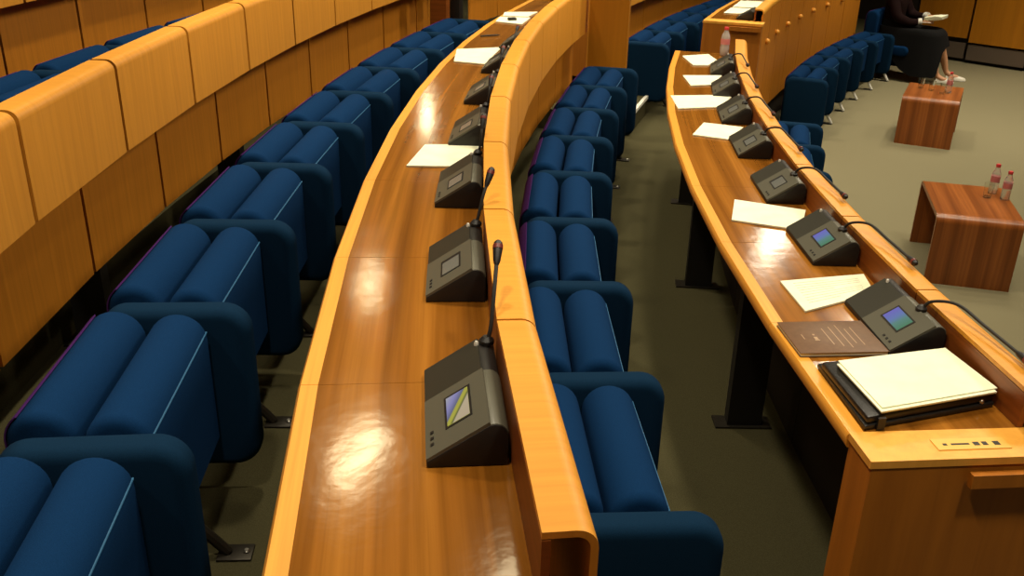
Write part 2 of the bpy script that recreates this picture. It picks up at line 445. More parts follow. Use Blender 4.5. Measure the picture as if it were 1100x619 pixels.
# ------------------------------------------------------------------ tip-up chairs
def make_chair(leg_y, folded=True, tall=False, zp=.65):
    """local frame: x = 0 is the front of the arm panels, towards the desk; y along the row; z = 0 the floor"""
    t = thing('tip_up_chair', 'x', 'chair')
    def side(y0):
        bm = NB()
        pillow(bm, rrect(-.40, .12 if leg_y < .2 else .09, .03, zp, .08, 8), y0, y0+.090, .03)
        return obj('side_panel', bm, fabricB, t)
    side(.262)
    # backrest: upright cushion with a rounded top; thin added strip imitates a violet colour fringe
    zt = .86 if tall else zp+.012
    bm = NB()
    prof = [(-.415, .24), (-.25, .24)] + arc(-.3325, zt-.078, .0825, 0, 180, 14)
    pillow(bm, prof, -.318, .255, .028); bk = obj('backrest', bm, fabric, t)
    bm = NB()
    prof = [(-.4165, .22)] + arc(-.3325, zt-.078, .084, 180, 126, 7) + arc(-.3325, zt-.078, .088, 126, 180, 7) + [(-.4205, .22)]
    extrude_profile(bm, prof, 'y', -.300, .240, .001); sh = obj('back_fringe', bm, plum, bk)
    sh['label'] = 'violet colour fringe added as a thin back strip'
    # seat cushion, folded up
    if folded:
        bm = NB()
        zs = zp+.006
        prof = [(-.240, .25), (-.080, .25)] + arc(-.160, zs-.080, .080, 0, 180, 14)
        pillow(bm, prof, -.318, .255, .028); s = obj('seat', bm, fabric, t)
        bm = NB(); tube(bm, [(-.0835, -.300, zs-.060), (-.0835, .238, zs-.060)], .003, 8); obj('piping', bm, piping, s)
        bm = NB(); box(bm, (-.20, -.335, .36), (-.16, .262, .40)); obj('hinge_bar', bm, darkst, t)
    else:
        bm = NB()
        prof = arc(-.215, .39, .055, 90, 270, 8) + arc(.135, .39, .065, -90, 90, 8)
        pillow(bm, prof, -.318, .255, .028); s = obj('seat', bm, fabric, t)
        bm = NB(); box(bm, (-.25, -.335, .33), (-.20, .262, .37)); obj('hinge_bar', bm, darkst, t)
    # leg with a bolted floor plate
    bm = NB()
    tube(bm, [(-.16, leg_y, .36), (-.12, leg_y, .12), (-.03, leg_y, .008)] if leg_y < .2 else [(-.06, leg_y, .13), (-.02, leg_y, .09), (.035, leg_y, .008)], .016, 8); l = obj('leg', bm, white if leg_y > .2 else darkst, t)
    bm = NB(); box(bm, (-.06, leg_y-.035, 0), (.04, leg_y+.035, .008), .003); fp = obj('floor_plate', bm, darkst, l)
    bm = NB(); lathe(bm, [(.010, .006), (.010, .012), (.006, .016)], 10, (.022, leg_y, 0)); obj('bolt', bm, steel, fp)
    return t, side
def copy_tree(o, parent=None):
    c = o.copy(); COL.objects.link(c)
    if parent is not None: c.parent = parent
    W[c] = W.get(o, Matrix.Identity(4))
    for ch in list(o.children): copy_tree(ch, c)
    return c
ORD = ['nearest', 'second', 'third', 'fourth', 'fifth', 'sixth', 'seventh', 'eighth', 'ninth', 'tenth', 'eleventh', 'twelfth']
chair_proto, chair_side = make_chair(.0)
foot_proto, foot_side = make_chair(.305, zp=.60)
used = set(); ENDS = []
def place(proto, R, ph, zf, label, group, yscale=1):
    o = proto if proto not in used else copy_tree(proto)
    used.add(proto)
    o.location = P(R, ph, zf); o.rotation_euler = (0, 0, -ph)
    if yscale != 1: o.scale = (1, yscale, 1)
    W[o] = Matrix.Translation(o.location) @ Matrix.Rotation(-ph, 4, 'Z')
    o['label'] = label; o['category'] = 'chair'; o['group'] = group
    return o
def row(proto, R, far_phi0, n, zf, pitch, label, group, start=0, endpanel=True):
    out = []
    for k in range(n):
        ph = far_phi0 + pitch*(k-.5)
        lab = label.format(ORD[k+start])
        out.append(place(proto, R, ph, zf, lab, group, pitch*R/.70))
    if endpanel: ENDS.append(out[0])
    return out
rowB = row(chair_proto, 17.98, -.0899, 10, FB, .0389, 'blue tip-up chair, {} from the camera in the row left of the middle desk', 'chairs left of the middle desk')
rowC = row(chair_proto, 16.73, -.0484, 8, FA, .0420, 'blue tip-up chair, {} from the camera in the row between the two desks', 'chairs between the two desks')
rowCC = row(chair_proto, 19.37, .0, 7, FC, .0380, 'blue chair top behind the left panelled desk, {} from the near end', 'chairs behind the left panelled desk', endpanel=False)
rowF0 = row(foot_proto, 15.25, .150, 4, 0, .0458, 'blue tip-up chair half hidden before the right desk, {} from the camera', 'chairs in front of the right desk', endpanel=True)
rowC2 = row(chair_proto, 16.66, .3640, 5, FA, .0420, 'blue tip-up chair behind the desk with knobs, {} from the aisle', 'chairs behind the desk with knobs')
lab = 'blue tip-up chair on steel feet before the knobbed doors, {} from the aisle'
rowF = row(foot_proto, 15.32, .4590, 5, 0, .0458, lab, 'chairs in front of the knobbed doors')
occ, _ = make_chair(.305, folded=False, tall=True, zp=.60)
PHO = .4590+.0458*4.5
place(occ, 15.32, PHO, 0, 'blue chair with high back that the seated person occupies', 'chairs in front of the knobbed doors', .0458*15.29/.7)

for o in ENDS:                                      # closing side panel of a row belongs to its first chair
    src = [c for c in o.children if c.name.startswith('side_panel')][0]
    c = src.copy(); COL.objects.link(c); c.parent = o; c.location = (0, -.70, 0)

# ------------------------------------------------------------------ consoles with gooseneck microphones
def make_console(sm):
    """x towards the hood (high edge), y along the desk, z from the worktop; origin at the low edge's middle"""
    t = thing('conference_console', 'x', 'console')
    L = .172
    bm = NB()
    prof = [(0, 0), (.150, 0), (.150, .045)] + arc(.126, .064, .024, 0, 118, 6) + [(0, .012)]
    extrude_profile(bm, prof, 'y', -L, L, .004); body = obj('body', bm, black, t)
    # sloped face: dark grille part (far) and grey control part (near)
    nrm = Vector((-.075, 0, .115)).normalized()
    o0 = Vector((.002, 0, .0128)); sl = (Vector((.114, 0, .0862))-o0); SLn = sl.length; sd = sl.normalized()
    def face(bm, s0, s1, y0, y1, h0, h1):
        vs = []
        for h in (h0, h1):
            for s, y in ((s0, y0), (s1, y0), (s1, y1), (s0, y1)):
                vs.append(bm.verts.new(o0 + sd*s + Vector((0, y, 0)) + nrm*h))
        lay = bm.loops.layers.uv.verify()
        for f in ((0, 3, 2, 1), (0, 1, 5, 4), (1, 2, 6, 5), (2, 3, 7, 6), (3, 0, 4, 7)): bm.faces.new([vs[i] for i in f])
        f = bm.faces.new([vs[i] for i in (4, 5, 6, 7)])
        for l, uv in zip(f.loops, ((0, 0), (1, 0), (1, 1), (0, 1))): l[lay].uv = uv
        return bm
    bm = NB(); face(bm, 0, SLn, .035, L-.004, -.002, .003); g = obj('speaker_grille', bm, consdk, t, smooth=False)
    bm = NB(); face(bm, 0, SLn+.004, -L+.002, .033, -.002, .005); f = obj('control_face', bm, conslt, t, smooth=False)
    # rounded grey shoulder on the near part
    bm = NB(); extrude_profile(bm, arc(.126, .064, .0255, 8, 118, 6)+[(.126, .060)], 'y', -L+.002, .033, .002); obj('shoulder', bm, conslt, f)
    bm = NB(); face(bm, .046, .106, -.112, -.014 if sm is scrC else .0, .004, .0062); b = obj('screen_bezel', bm, black, f, smooth=False)
    bm = NB(); face(bm, .051, .101, -.106, -.032 if sm is scrC else -.007, .0058, .0068); obj('screen', bm, sm, b, smooth=False)
    bm = NB()
    for y in (-.135, -.115, -.095): face(bm, .012, .019, y-.004, y+.004, .004, .0066)
    obj('button', bm, black, f, smooth=False)
    bm = NB(); lathe(bm, [(.005, 0), (.005, .006), (.003, .010)], 8, (.110, L-.03, .086)); obj('lamp', bm, white, t)
    return t
con = {k: make_console(m) for k, m in (('d', scrA), ('g', scrB), ('p', scrC))}
def console(kind, R, ph, z, label, group, twist=0):
    p = con[kind]
    o = p if p not in used else copy_tree(p)
    used.add(p)
    o.location = P(R, ph, z); o.rotation_euler = (0, 0, -ph+twist)
    W[o] = Matrix.Translation(o.location) @ Matrix.Rotation(-ph+twist, 4, 'Z')
    o['label'] = label; o['category'] = 'console'; o['group'] = group
    return o
gB, gA = 'consoles on the middle desk', 'consoles on the right desk'
namesB = ['nearest', 'second', 'third', 'fourth', 'fifth', 'sixth', 'seventh']
for k in range(7):
    console('d' if k == 0 else 'p', 17.4285, -.1047+.0412*k, 1.501,
            'dark grey console on the middle desk, {} from the camera'.format(namesB[k]) + (', showing a bright diagonal picture' if k == 0 else ''), gB)
for k in range(7):
    console('g' if k < 2 else 'p', 16.1435, -.0570+.0402*k, 1.281,
            'dark grey console on the right desk, {} from the camera'.format(namesB[k]) + (', with a lit blue screen' if k == 0 else ''), gA)

def mic(pts, label, group, head=.055):
    """gooseneck microphone along world points, first one on the desk"""
    t = thing('gooseneck_microphone', label, 'microphone', pts[0], 0, group)
    # smooth the polyline (Catmull-Rom)
    q = [Vector(p) for p in pts]; out = []
    for i in range(len(q)-1):
        p0, p1, p2, p3 = q[max(i-1, 0)], q[i], q[i+1], q[min(i+2, len(q)-1)]
        for s in range(6):
            u = s/6
            out.append(.5*((2*p1)+(p2-p0)*u+(2*p0-5*p1+4*p2-p3)*u*u+(3*p1-p0-3*p2+p3)*u**3))
    out.append(q[-1])
    bm = NB(); tube(bm, out, .0045, 8); obj('stalk', bm, rubber, t, True)
    d = (out[-1]-out[-3]).normalized(); e = out[-1]
    bm = NB(); tube(bm, [e-d*.004, e+d*.006, e+d*head*.55, e+d*head*.9, e+d*head], .01, 12, [.005, .008, .0105, .0095, .005]); h = obj('head', bm, black, t, True)
    bm = NB(); tube(bm, [e+d*head*.62, e+d*head*.80], .0112, 12); obj('light_ring', bm, red, h, True)
    bm = NB(); lathe(bm, [(.016, 0), (.016, .008), (.008, .016)], 12, out[0]); obj('base', bm, black, t, True)
    return t
# middle desk: upright goosenecks at the back corner of each console
mB = 'microphones of the middle desk'
for k in range(6):
    ph = -.1047+.0412*k
    dp, hz, hr = ((.0135, 1.735, 17.272), (.0105, 1.695, 17.268), (.010, 1.675, 17.284), (.010, 1.67, 17.284), (.010, 1.67, 17.284), (.012, 1.67, 17.284))[k]
    pts = [P(17.297, ph+.0085, 1.5895), P(17.288, ph+.0088, 1.625), P(.5*(hr+17.288), ph+.0088+(dp-.0088)*.4, .5*(hz+1.64)), P(hr, ph+dp, hz)]
    mic(pts, 'black gooseneck microphone rising beside the {} console of the middle desk'.format(namesB[k]), mB)
mA = 'microphones of the right desk'
for k in range(7):
    ph = -.0570+.0402*k
    ln = .40
    pts = [P(16.022, ph-.004, 1.3705), P(16.005, ph-.005, 1.405), P(15.965, ph-.009, 1.425), P(15.945, ph-.016, 1.415), P(15.935, ph-.025, 1.410)]
    mic(pts, 'gooseneck microphone bent flat along the hood beside the {} console of the right desk'.format(namesB[k]), mA)

# ------------------------------------------------------------------ papers and folders
def sheet(pts, z, label, group, h=.006, lines=False):
    bm = NB(); quad_prism(bm, pts, z, z+h)
    o = obj('paper_stack', bm, paper, smooth=False); tag(o, label, 'papers', group)
    if lines:
        (r0, p0), (r1, p1), (r2, p2), (r3, p3) = pts
        bm = NB()
        for k in range(9):
            u = .12 + .085*k
            def pt(s, u):
                a = (r0+(r1-r0)*s, p0+(p1-p0)*s); b = (r3+(r2-r3)*s, p3+(p2-p3)*s)
                return (a[0]+(b[0]-a[0])*u, a[1]+(b[1]-a[1])*u)
            e = .9 if k % 4 else .55
            quad_prism(bm, [pt(.12, u), pt(e, u), pt(e, u+.012), pt(.12, u+.012)], z+h, z+h+.0004)
        obj('printed_lines', bm, ink, o, smooth=False)
    return o
gp, gq = 'papers on the right desk', 'papers on the middle desk'
ZA, ZB = 1.2815, 1.5015
sheet([(16.30, -.0365), (16.0, -.0325), (16.02, -.0420), (16.29, -.0505)], ZA, 'white sheets just beyond the brown booklet on the right desk', gp, lines=True)
sheet([(16.27, .0143), (16.01, .0075), (16.09, -.0067), (16.33, -.0008)], ZA, 'white sheets between the second and third consoles of the right desk', gp)
sheet([(16.24, .0925), (16.04, .0887), (16.15, .0727), (16.32, .0765)], ZA, 'white sheets beside the fourth console of the right desk', gp)
sheet([(16.395, .1305), (16.02, .1374), (16.12, .1164), (16.36, .1107)], ZA, 'widest white sheet on the right desk, overlapping its maple edge', gp)
sheet([(16.32, .1688), (16.07, .1730), (16.14, .1536), (16.27, .1500)], ZA, 'white sheet second from the far end of the right desk', gp)
sheet([(16.35, .2120), (16.17, .2201), (16.10, .2060), (16.16, .1936), (16.26, .1918)], ZA, 'white sheet at the far end of the right desk, near the bottle', gp)
sheet([(17.52, .0093), (17.29, .0106), (17.35, -.0069), (17.56, -.0071)], ZB, 'white sheet beside the third console of the middle desk', gq)
sheet([(17.67, .1281), (17.42, .1356), (17.44, .1046), (17.62, .1070)], ZB, 'white papers across the middle desk, before the dark pen', gq)
sheet([(17.67, .2053), (17.45, .2073), (17.45, .1889), (17.65, .1926)], ZB, 'white papers second from the far end of the middle desk', gq)
sheet([(17.69, .2190), (17.46, .2250), (17.48, .2095), (17.66, .2085)], ZB, 'white papers at the very far end of the middle desk', gq)
def slab(name, label, cat, R, ph, z, size, rot, m, bev=.002):
    bm = NB(); box(bm, (-size[0]/2, -size[1]/2, 0), (size[0]/2, size[1]/2, size[2]), bev)
    o = obj(name, bm, m, None, loc=P(R, ph, z), rz=-ph+rot); return tag(o, label, cat)
bm = NB(); tube(bm, [(-.07, 0, .007), (.05, 0, .007), (.07, 0, .006)], .005, 10, [.005, .005, .0015])
tag(obj('pen', bm, black, None, loc=P(17.56, .158, ZB), rz=.5), 'dark pen lying on the middle desk near its far end', 'pen')
bm = NB(); box(bm, (-.03, -.02, 0), (.03, .02, .018), .006)
tag(obj('clip', bm, black, None, loc=P(17.55, .1975, ZB+.006), rz=.3), 'small black clip on the papers near the far end of the middle desk', 'clip')
# papers on the left desk and the far desk
sheet([(18.98, -.030), (18.76, -.028), (18.76, -.046), (18.98, -.048)], 1.6615, 'white sheet on the left panelled desk at the picture edge', 'papers on other desks')
sheet([(16.28, .384), (16.04, .386), (16.04, .361), (16.28, .359)], ZA, 'white papers near the aisle end of the desk with knobs', 'papers on other desks')
sheet([(16.30, .420), (16.05, .425), (16.03, .392), (16.28, .388)], ZA, 'white papers further along the desk with knobs', 'papers on other desks')
sheet([(16.30, .455), (16.05, .460), (16.05, .435), (16.28, .432)], ZA, 'white papers third along the desk with knobs', 'papers on other desks')
bm = NB(); extrude_profile(bm, [(0, 0), (.15, 0), (.15, .07), (.12, .085), (0, .012)], 'y', -.14, .14, .006)
o = obj('conference_console', bm, consdk, None, loc=P(16.115, .3475, ZA), rz=-.3475); tag(o, 'dark console at the aisle end of the desk with knobs', 'console')
# brown booklet with gilt emblem and lines of lettering
def local(R, ph): return Vector((OX-R*cos(ph), OY+R*sin(ph), 0))
bk = thing('booklet', 'brown booklet with a small pale emblem beside the nearest right desk console', 'booklet', P(16.275, -.0617, ZA), .0617+.03)
W_, H_ = .125, .095
bm = NB(); box(bm, (-W_, -H_, .001), (W_, H_, .010)); obj('pages', bm, paper, bk)
bm = NB(); box(bm, (-W_-.003, -H_-.003, .010), (W_+.003, H_+.003, .0125), .001); cv = obj('cover', bm, booklt, bk)
bm = NB(); box(bm, (-W_-.003, -H_-.003, -.0000), (W_+.003, H_+.003, .0015)); obj('back_cover', bm, booklt, bk)
bm = NB()
for px, py, w, h in ((-.05, -.01, .010, .016), (-.05, .012, .006, .008), (-.05, -.022, .014, .004)):
    box(bm, (px-w/2, py-h/2, .0125), (px+w/2, py+h/2, .0129))
e = obj('emblem', bm, gilt, cv)
for x, l in ((-.085, .03), (-.012, .10), (.012, .12), (.035, .14), (.055, .09), (.075, .11)):
    bm = NB(); box(bm, (x-.0012, -l/2, .0125), (x+.0012, l/2, .0128)); obj('text_line', bm, gilt, cv)
# black folder with a thick pile of white sheets
fo = thing('folder', 'black leather folder lying open under a pile of white sheets at the near end', 'folder', P(16.175, -.0815, ZA), .0815+.05)
A4 = [(16.36, -.0722), (16.005, -.0690), (15.995, -.0845), (16.36, -.0903)]
def poly_prism_local(bm, pts, z0, z1): return quad_prism(bm, pts, z0, z1)
bm = NB(); quad_prism(bm, [(16.375, -.0715), (16.005, -.0690), (15.995, -.0850), (16.375, -.0908)], ZA, ZA+.014); bmesh.ops.bevel(bm, geom=list(bm.edges), offset=.004, segments=2, affect='EDGES', profile=.5); obj('back_cover', bm, leather, fo, True)
bm = NB(); quad_prism(bm, [(16.378, -.0735), (16.01, -.0698), (16.0, -.0848), (16.37, -.0905)], ZA+.016, ZA+.036); bmesh.ops.bevel(bm, geom=list(bm.edges), offset=.006, segments=2, affect='EDGES', profile=.5); obj('front_cover', bm, leather, fo, True)
bm = NB(); quad_prism(bm, [(16.345, -.0905), (16.325, -.0902), (16.325, -.0908), (16.345, -.0909)], ZA+.002, ZA+.034); obj('elastic_band', bm, black, fo, True)
bm = NB(); bmesh.ops.create_uvsphere(bm, u_segments=12, v_segments=8, radius=.007); bmesh.ops.translate(bm, vec=P(16.035, -.0853, ZA+.020), verts=bm.verts); obj('snap_button', bm, steel, fo, True)
random.seed(3)
top = [(16.350, -.0752), (16.025, -.0712), (15.998, -.0848), (16.335, -.0898)]
for i in range(4):
    jr, jp = random.uniform(-.006, .006), random.uniform(-.0005, .0005)
    bm = NB(); quad_prism(bm, [(r+jr, ph+jp) for r, ph in top], ZA+.0372+.0035*i, ZA+.0372+.0035*i+.003)
    o = obj('paper_sheets', bm, paper, smooth=False)
    tag(o, ['lowest sheets of the pile on the black folder', 'second layer of the white sheets on the black folder', 'third layer of the white sheets on the black folder', 'topmost white sheets of the pile on the black folder'][i], 'papers', 'sheets on the black folder')

# ------------------------------------------------------------------ bottles and glasses
def bottle(R, ph, z, label, group, h=.19, r=.030, body=water, cap=capred, label_m=None):
    t = thing('water_bottle', label, 'bottle', P(R, ph, z), 0, group)
    bm = NB(); lathe(bm, [(r*.9, 0), (r, .008), (r, h*.30), (r*.94, h*.34), (r, h*.38), (r, h*.62), (r*.85, h*.72), (r*.45, h*.86), (r*.42, h*.92)], 20); obj('body', bm, body, t)
    bm = NB(); lathe(bm, [(r*.5, h*.9), (r*.52, h*.91), (r*.52, h*.985), (r*.46, h)], 16); obj('cap', bm, cap, t)
    bm = NB(); lathe(bm, [(r*1.01, h*.40), (r*1.015, h*.41), (r*1.015, h*.59), (r*1.01, h*.60)], 20); obj('paper_label', bm, label_m or pinklb, t)
    return t
def tumbler(R, ph, z, label, group, h=.10, r=.032):
    t = tag(obj('drinking_glass', lathe(NB(), [(r*.8, 0), (r*.82, .004), (r, h), (r-.002, h), (r*.82-.002, .010), (.001, .009)], 20), glass, None, loc=P(R, ph, z)), label, 'glass', group)
    return t

# ------------------------------------------------------------------ coffee tables: one sheet bent into a bridge
def coffee_table(R, ph, label, rot=0):
    """x towards the centre (width), y away along the row (length)"""
    t = thing('coffee_table', label, 'table', P(R, ph, 0), -ph+rot, 'bent wood coffee tables')
    w, L, h, th, rad = .265, .41, .48, .026, .055
    out = [(-L, 0)] + arc(-L+rad, h-rad, rad, 180, 90, 7) + arc(L-rad, h-rad, rad, 90, 0, 7) + [(L, 0)]
    inn = [(L-th, 0)] + arc(L-rad, h-rad, rad-th, 0, 90, 7) + arc(-L+rad, h-rad, rad-th, 90, 180, 7) + [(-L+th, 0)]
    prof = out+inn
    # three sub-meshes: near leg, top, far leg all bend from one sheet; split at the bends
    def piece(name, o_pts, i_pts):
        bm = NB(); lay = bm.loops.layers.uv.verify()
        A = [[bm.verts.new((x, p[0], p[1])) for p in o_pts] for x in (-w, w)]
        B = [[bm.verts.new((x, p[0], p[1])) for p in i_pts] for x in (-w, w)]
        cum = [0]
        for a, b in zip(o_pts, o_pts[1:]): cum.append(cum[-1]+math.hypot(a[0]-b[0], a[1]-b[1]))
        n = len(o_pts)
        for i in range(n-1):
            for S, fl in ((A, 0), (B, 1)):
                f = bm.faces.new((S[0][i], S[1][i], S[1][i+1], S[0][i+1]))
                for l, uv in zip(f.loops, ((cum[i], -w), (cum[i], w), (cum[i+1], w), (cum[i+1], -w))): l[lay].uv = uv
            for s in (0, 1):
                f = bm.faces.new((A[s][i], A[s][i+1], B[s][i+1], B[s][i]))
                for l, uv in zip(f.loops, ((cum[i], w), (cum[i+1], w), (cum[i+1], w+th), (cum[i], w+th))): l[lay].uv = uv
        for e in (0, n-1): bm.faces.new((A[0][e], A[1][e], B[1][e], B[0][e]))
        return obj(name, bm, tablew, t)
    oN = [(-L, 0)] + arc(-L+rad, h-rad, rad, 180, 90, 7); iN = [(-L+th, 0)] + arc(-L+rad, h-rad, rad-th, 180, 90, 7)
    oF = arc(L-rad, h-rad, rad, 90, 0, 7) + [(L, 0)]; iF = arc(L-rad, h-rad, rad-th, 90, 0, 7) + [(L-th, 0)]
    piece('leg_panel', oN, iN); piece('leg_panel', oF, iF)
    piece('table_top', [oN[-1], oF[0]], [iN[-1], iF[0]])
    return t
coffee_table(14.305, .1935, 'reddish bent-wood coffee table on the right, nearer of the two', -.06)
coffee_table(14.33, .4530, 'reddish bent-wood coffee table further back, near the seated person')
gb = 'bottles on the coffee tables'; gg = 'glasses on the coffee tables'
ZT = .4805
bottle(14.12, .2080, ZT, 'clear bottle with a red cap on the near coffee table, further back of the two', gb, .21)
bottle(14.07, .1990, ZT, 'clear bottle with a red cap on the near coffee table, closer to its front edge', gb, .20)
tumbler(14.18, .2000, ZT, 'empty glass beside the bottles on the near coffee table', gg)
bottle(14.20, .4530, ZT, 'clear bottle with a red cap on the far coffee table', gb, .21)
tumbler(14.36, .4550, ZT, 'middle glass on the far coffee table', gg)
tumbler(14.47, .4600, ZT, 'leftmost glass on the far coffee table', gg)
tumbler(14.25, .4480, ZT, 'glass beside the bottle on the far coffee table', gg)
bottle(16.06, .2215, ZA, 'bottle with a pink cap at the far end of the right desk', 'bottle on desk', .20, .032, body=mat('grey_bottle', (.42, .36, .33), .25))

# ------------------------------------------------------------------ the seated person
def skinned(name, verts, edges, radii, m, parent, sub=2, root=0):
    me = bpy.data.meshes.new(name); me.from_pydata([Vector(v) for v in verts], edges, [])
    o = bpy.data.objects.new(name, me); COL.objects.link(o); o.parent = parent
    s = o.modifiers.new('skin', 'SKIN'); s.use_smooth_shade = True
    for i, r in enumerate(radii):
        rr = r if isinstance(r, tuple) else (r, r)
        me.skin_vertices[0].data[i].radius = rr
        me.skin_vertices[0].data[i].use_root = (i == root)
    ss = o.modifiers.new('sub', 'SUBSURF'); ss.levels = sub; ss.render_levels = sub
    me.materials.append(m); W[o] = W[parent].copy()
    return o
PE = thing('person', 'person in a dark jacket and black skirt sitting at the far end, holding papers', 'person', P(15.29, PHO, 0), -PHO)
# x forward (to the room's centre), y away from the viewer, z up from the floor
yb = .0
V = [(-.16, 0, .56), (-.17, 0, .72), (-.17, 0, .88), (-.165, 0, 1.00), (-.16, 0, 1.08), (-.13, 0, 1.16), (-.12, 0, 1.23), (-.108, 0, 1.31)]
Rd = [(.16, .125), (.135, .105), (.155, .11), (.15, .09), (.075, .065), (.05, .05), (.080, .094), (.085, .096)]
E_ = [(0, 1), (1, 2), (2, 3), (3, 4), (4, 5), (5, 6), (6, 7)]
def add(pts, rad, start):
    i = start
    for p, r in zip(pts, rad):
        V.append(p); Rd.append(r); E_.append((i, len(V)-1)); i = len(V)-1
    return i
# legs (crossed at the ankle, feet ahead)
a = add([(-.10, -.10, .53), (.12, -.10, .545), (.36, -.08, .53), (.42, -.07, .40), (.46, -.03, .22), (.49, .02, .09), (.55, .03, .05), (.63, .05, .035)],
        [.105, .095, .068, .058, .052, .035, .038, .030], 0)
b = add([(-.10, .10, .53), (.12, .12, .55), (.38, .16, .55), (.44, .20, .42), (.49, .26, .25), (.53, .30, .10), (.60, .32, .055), (.70, .34, .035)],
        [.105, .095, .068, .058, .052, .035, .038, .030], 0)
# arms
a = add([(-.15, -.19, 1.0), (-.06, -.24, .80), (.10, -.16, .74), (.21, -.08, .76)], [.062, .052, .042, .030], 3)
b = add([(-.15, .19, 1.0), (-.05, .25, .80), (.11, .18, .78), (.22, .10, .82)], [.062, .052, .042, .030], 3)
body = skinned('body', V, E_, Rd, skin, PE)
# hands: palm and five fingers, curled on the papers
def hand(name, wrist, d, side, up):
    d = Vector(d).normalized(); up = Vector(up).normalized(); s = d.cross(up).normalized()*side
    w = Vector(wrist)
    vs = [w, w+d*.045, w+d*.075]; rd = [(.024, .018), (.034, .016), (.032, .014)]; ed = [(0, 1), (1, 2)]
    for k, (off, ln) in enumerate(((-.026, .062), (-.009, .072), (.009, .068), (.026, .052))):
        r0 = w+d*.078+s*off; q = [r0, r0+d*ln*.5-up*.006, r0+d*ln*.8-up*.022, r0+d*ln*.9-up*.038]
        i = 2
        for p in q[0:]:
            vs.append(p); rd.append(.0085); ed.append((i, len(vs)-1)); i = len(vs)-1
    t0 = w+d*.03-s*.03
    i = 1
    for p in (t0, t0+d*.03-s*.018-up*.008, t0+d*.052-s*.016-up*.016):
        vs.append(p); rd.append(.0095); ed.append((i, len(vs)-1)); i = len(vs)-1
    return skinned(name, vs, ed, rd, skin, PE, 1)
hand('hand', (.21, -.08, .76), (.9, .25, .1), 1, (0, 0, 1))
hand('hand', (.22, .10, .82), (.9, -.2, .0), -1, (0, 0, 1))
# face details
bm = NB(); bmesh.ops.create_cone(bm, segments=8, radius1=.016, radius2=.006, depth=.045, cap_ends=True)
bmesh.ops.translate(bm, vec=(-.03, 0, 1.245), verts=bm.verts); obj('nose', bm, skin, PE)
bm = NB()
for y in (-.032, .032):
    r = bmesh.ops.create_uvsphere(bm, u_segments=10, v_segments=8, radius=.009); bmesh.ops.translate(bm, vec=(-.046, y, 1.262), verts=r['verts'])
obj('eyes', bm, white, PE)
bm = NB()
for y in (-.032, .032):
    r = bmesh.ops.create_uvsphere(bm, u_segments=10, v_segments=8, radius=.0055); bmesh.ops.translate(bm, vec=(-.0395, y, 1.262), verts=r['verts'])
obj('pupils', bm, hairm, PE)
bm = NB()
for y in (-.032, .032):
    r = bmesh.ops.create_uvsphere(bm, u_segments=10, v_segments=6, radius=1); bmesh.ops.scale(bm, vec=(.006, .018, .0035), verts=r['verts']); bmesh.ops.translate(bm, vec=(-.043, y, 1.283), verts=r['verts'])
obj('eyebrows', bm, hairm, PE)
bm = NB(); r = bmesh.ops.create_uvsphere(bm, u_segments=10, v_segments=8, radius=1); bmesh.ops.scale(bm, vec=(.008, .026, .008), verts=bm.verts); bmesh.ops.translate(bm, vec=(-.037, 0, 1.203), verts=bm.verts); obj('mouth', bm, pinklb, PE)
bm = NB()
for y in (-.082, .082):
    r = bmesh.ops.create_uvsphere(bm, u_segments=10, v_segments=8, radius=1); bmesh.ops.scale(bm, vec=(.022, .010, .034), verts=r['verts']); bmesh.ops.translate(bm, vec=(-.100, y*1.04, 1.25), verts=r['verts'])
obj('ears', bm, skin, PE)
bm = NB(); bmesh.ops.create_uvsphere(bm, u_segments=24, v_segments=16, radius=1)
bmesh.ops.scale(bm, vec=(.100, .101, .125), verts=bm.verts); bmesh.ops.translate(bm, vec=(-.158, 0, 1.278), verts=bm.verts)
obj('hair', bm, hairm, PE)
# clothing: jacket with sleeves, blouse collar, long skirt, cuffs, shoes
JV = [(-.165, 0, .60), (-.175, 0, .74), (-.175, 0, .90), (-.17, 0, 1.03), (-.165, 0, 1.075)]
JR = [(.195, .155), (.165, .135), (.185, .14), (.175, .115), (.09, .08)]
JE = [(0, 1), (1, 2), (2, 3), (3, 4)]
def jadd(pts, rad, st):
    i = st
    for p, r in zip(pts, rad): JV.append(p); JR.append(r); JE.append((i, len(JV)-1)); i = len(JV)-1
jadd([(-.15, -.20, 1.0), (-.06, -.25, .80), (.09, -.17, .74), (.175, -.105, .755)], [.08, .07, .058, .046], 3)
jadd([(-.15, .20, 1.0), (-.05, .26, .80), (.10, .19, .78), (.185, .125, .81)], [.08, .07, .058, .046], 3)
skinned('jacket', JV, JE, JR, jacketm, PE)
bm = NB(); lathe(bm, [(.10, 0), (.098, .015), (.085, .03), (.068, .045), (.058, .055)], 18, (-.155, 0, 1.075)); obj('collar', bm, blouse, PE)
bm = NB()
for p, d in (((.19, -.095, .757), (.9, .5, .1)), ((.20, .115, .813), (.9, -.4, .05))):
    p = Vector(p); d = Vector(d).normalized(); tube(bm, [p-d*.03, p+d*.02], .045, 14)
obj('cuffs', bm, white, PE)
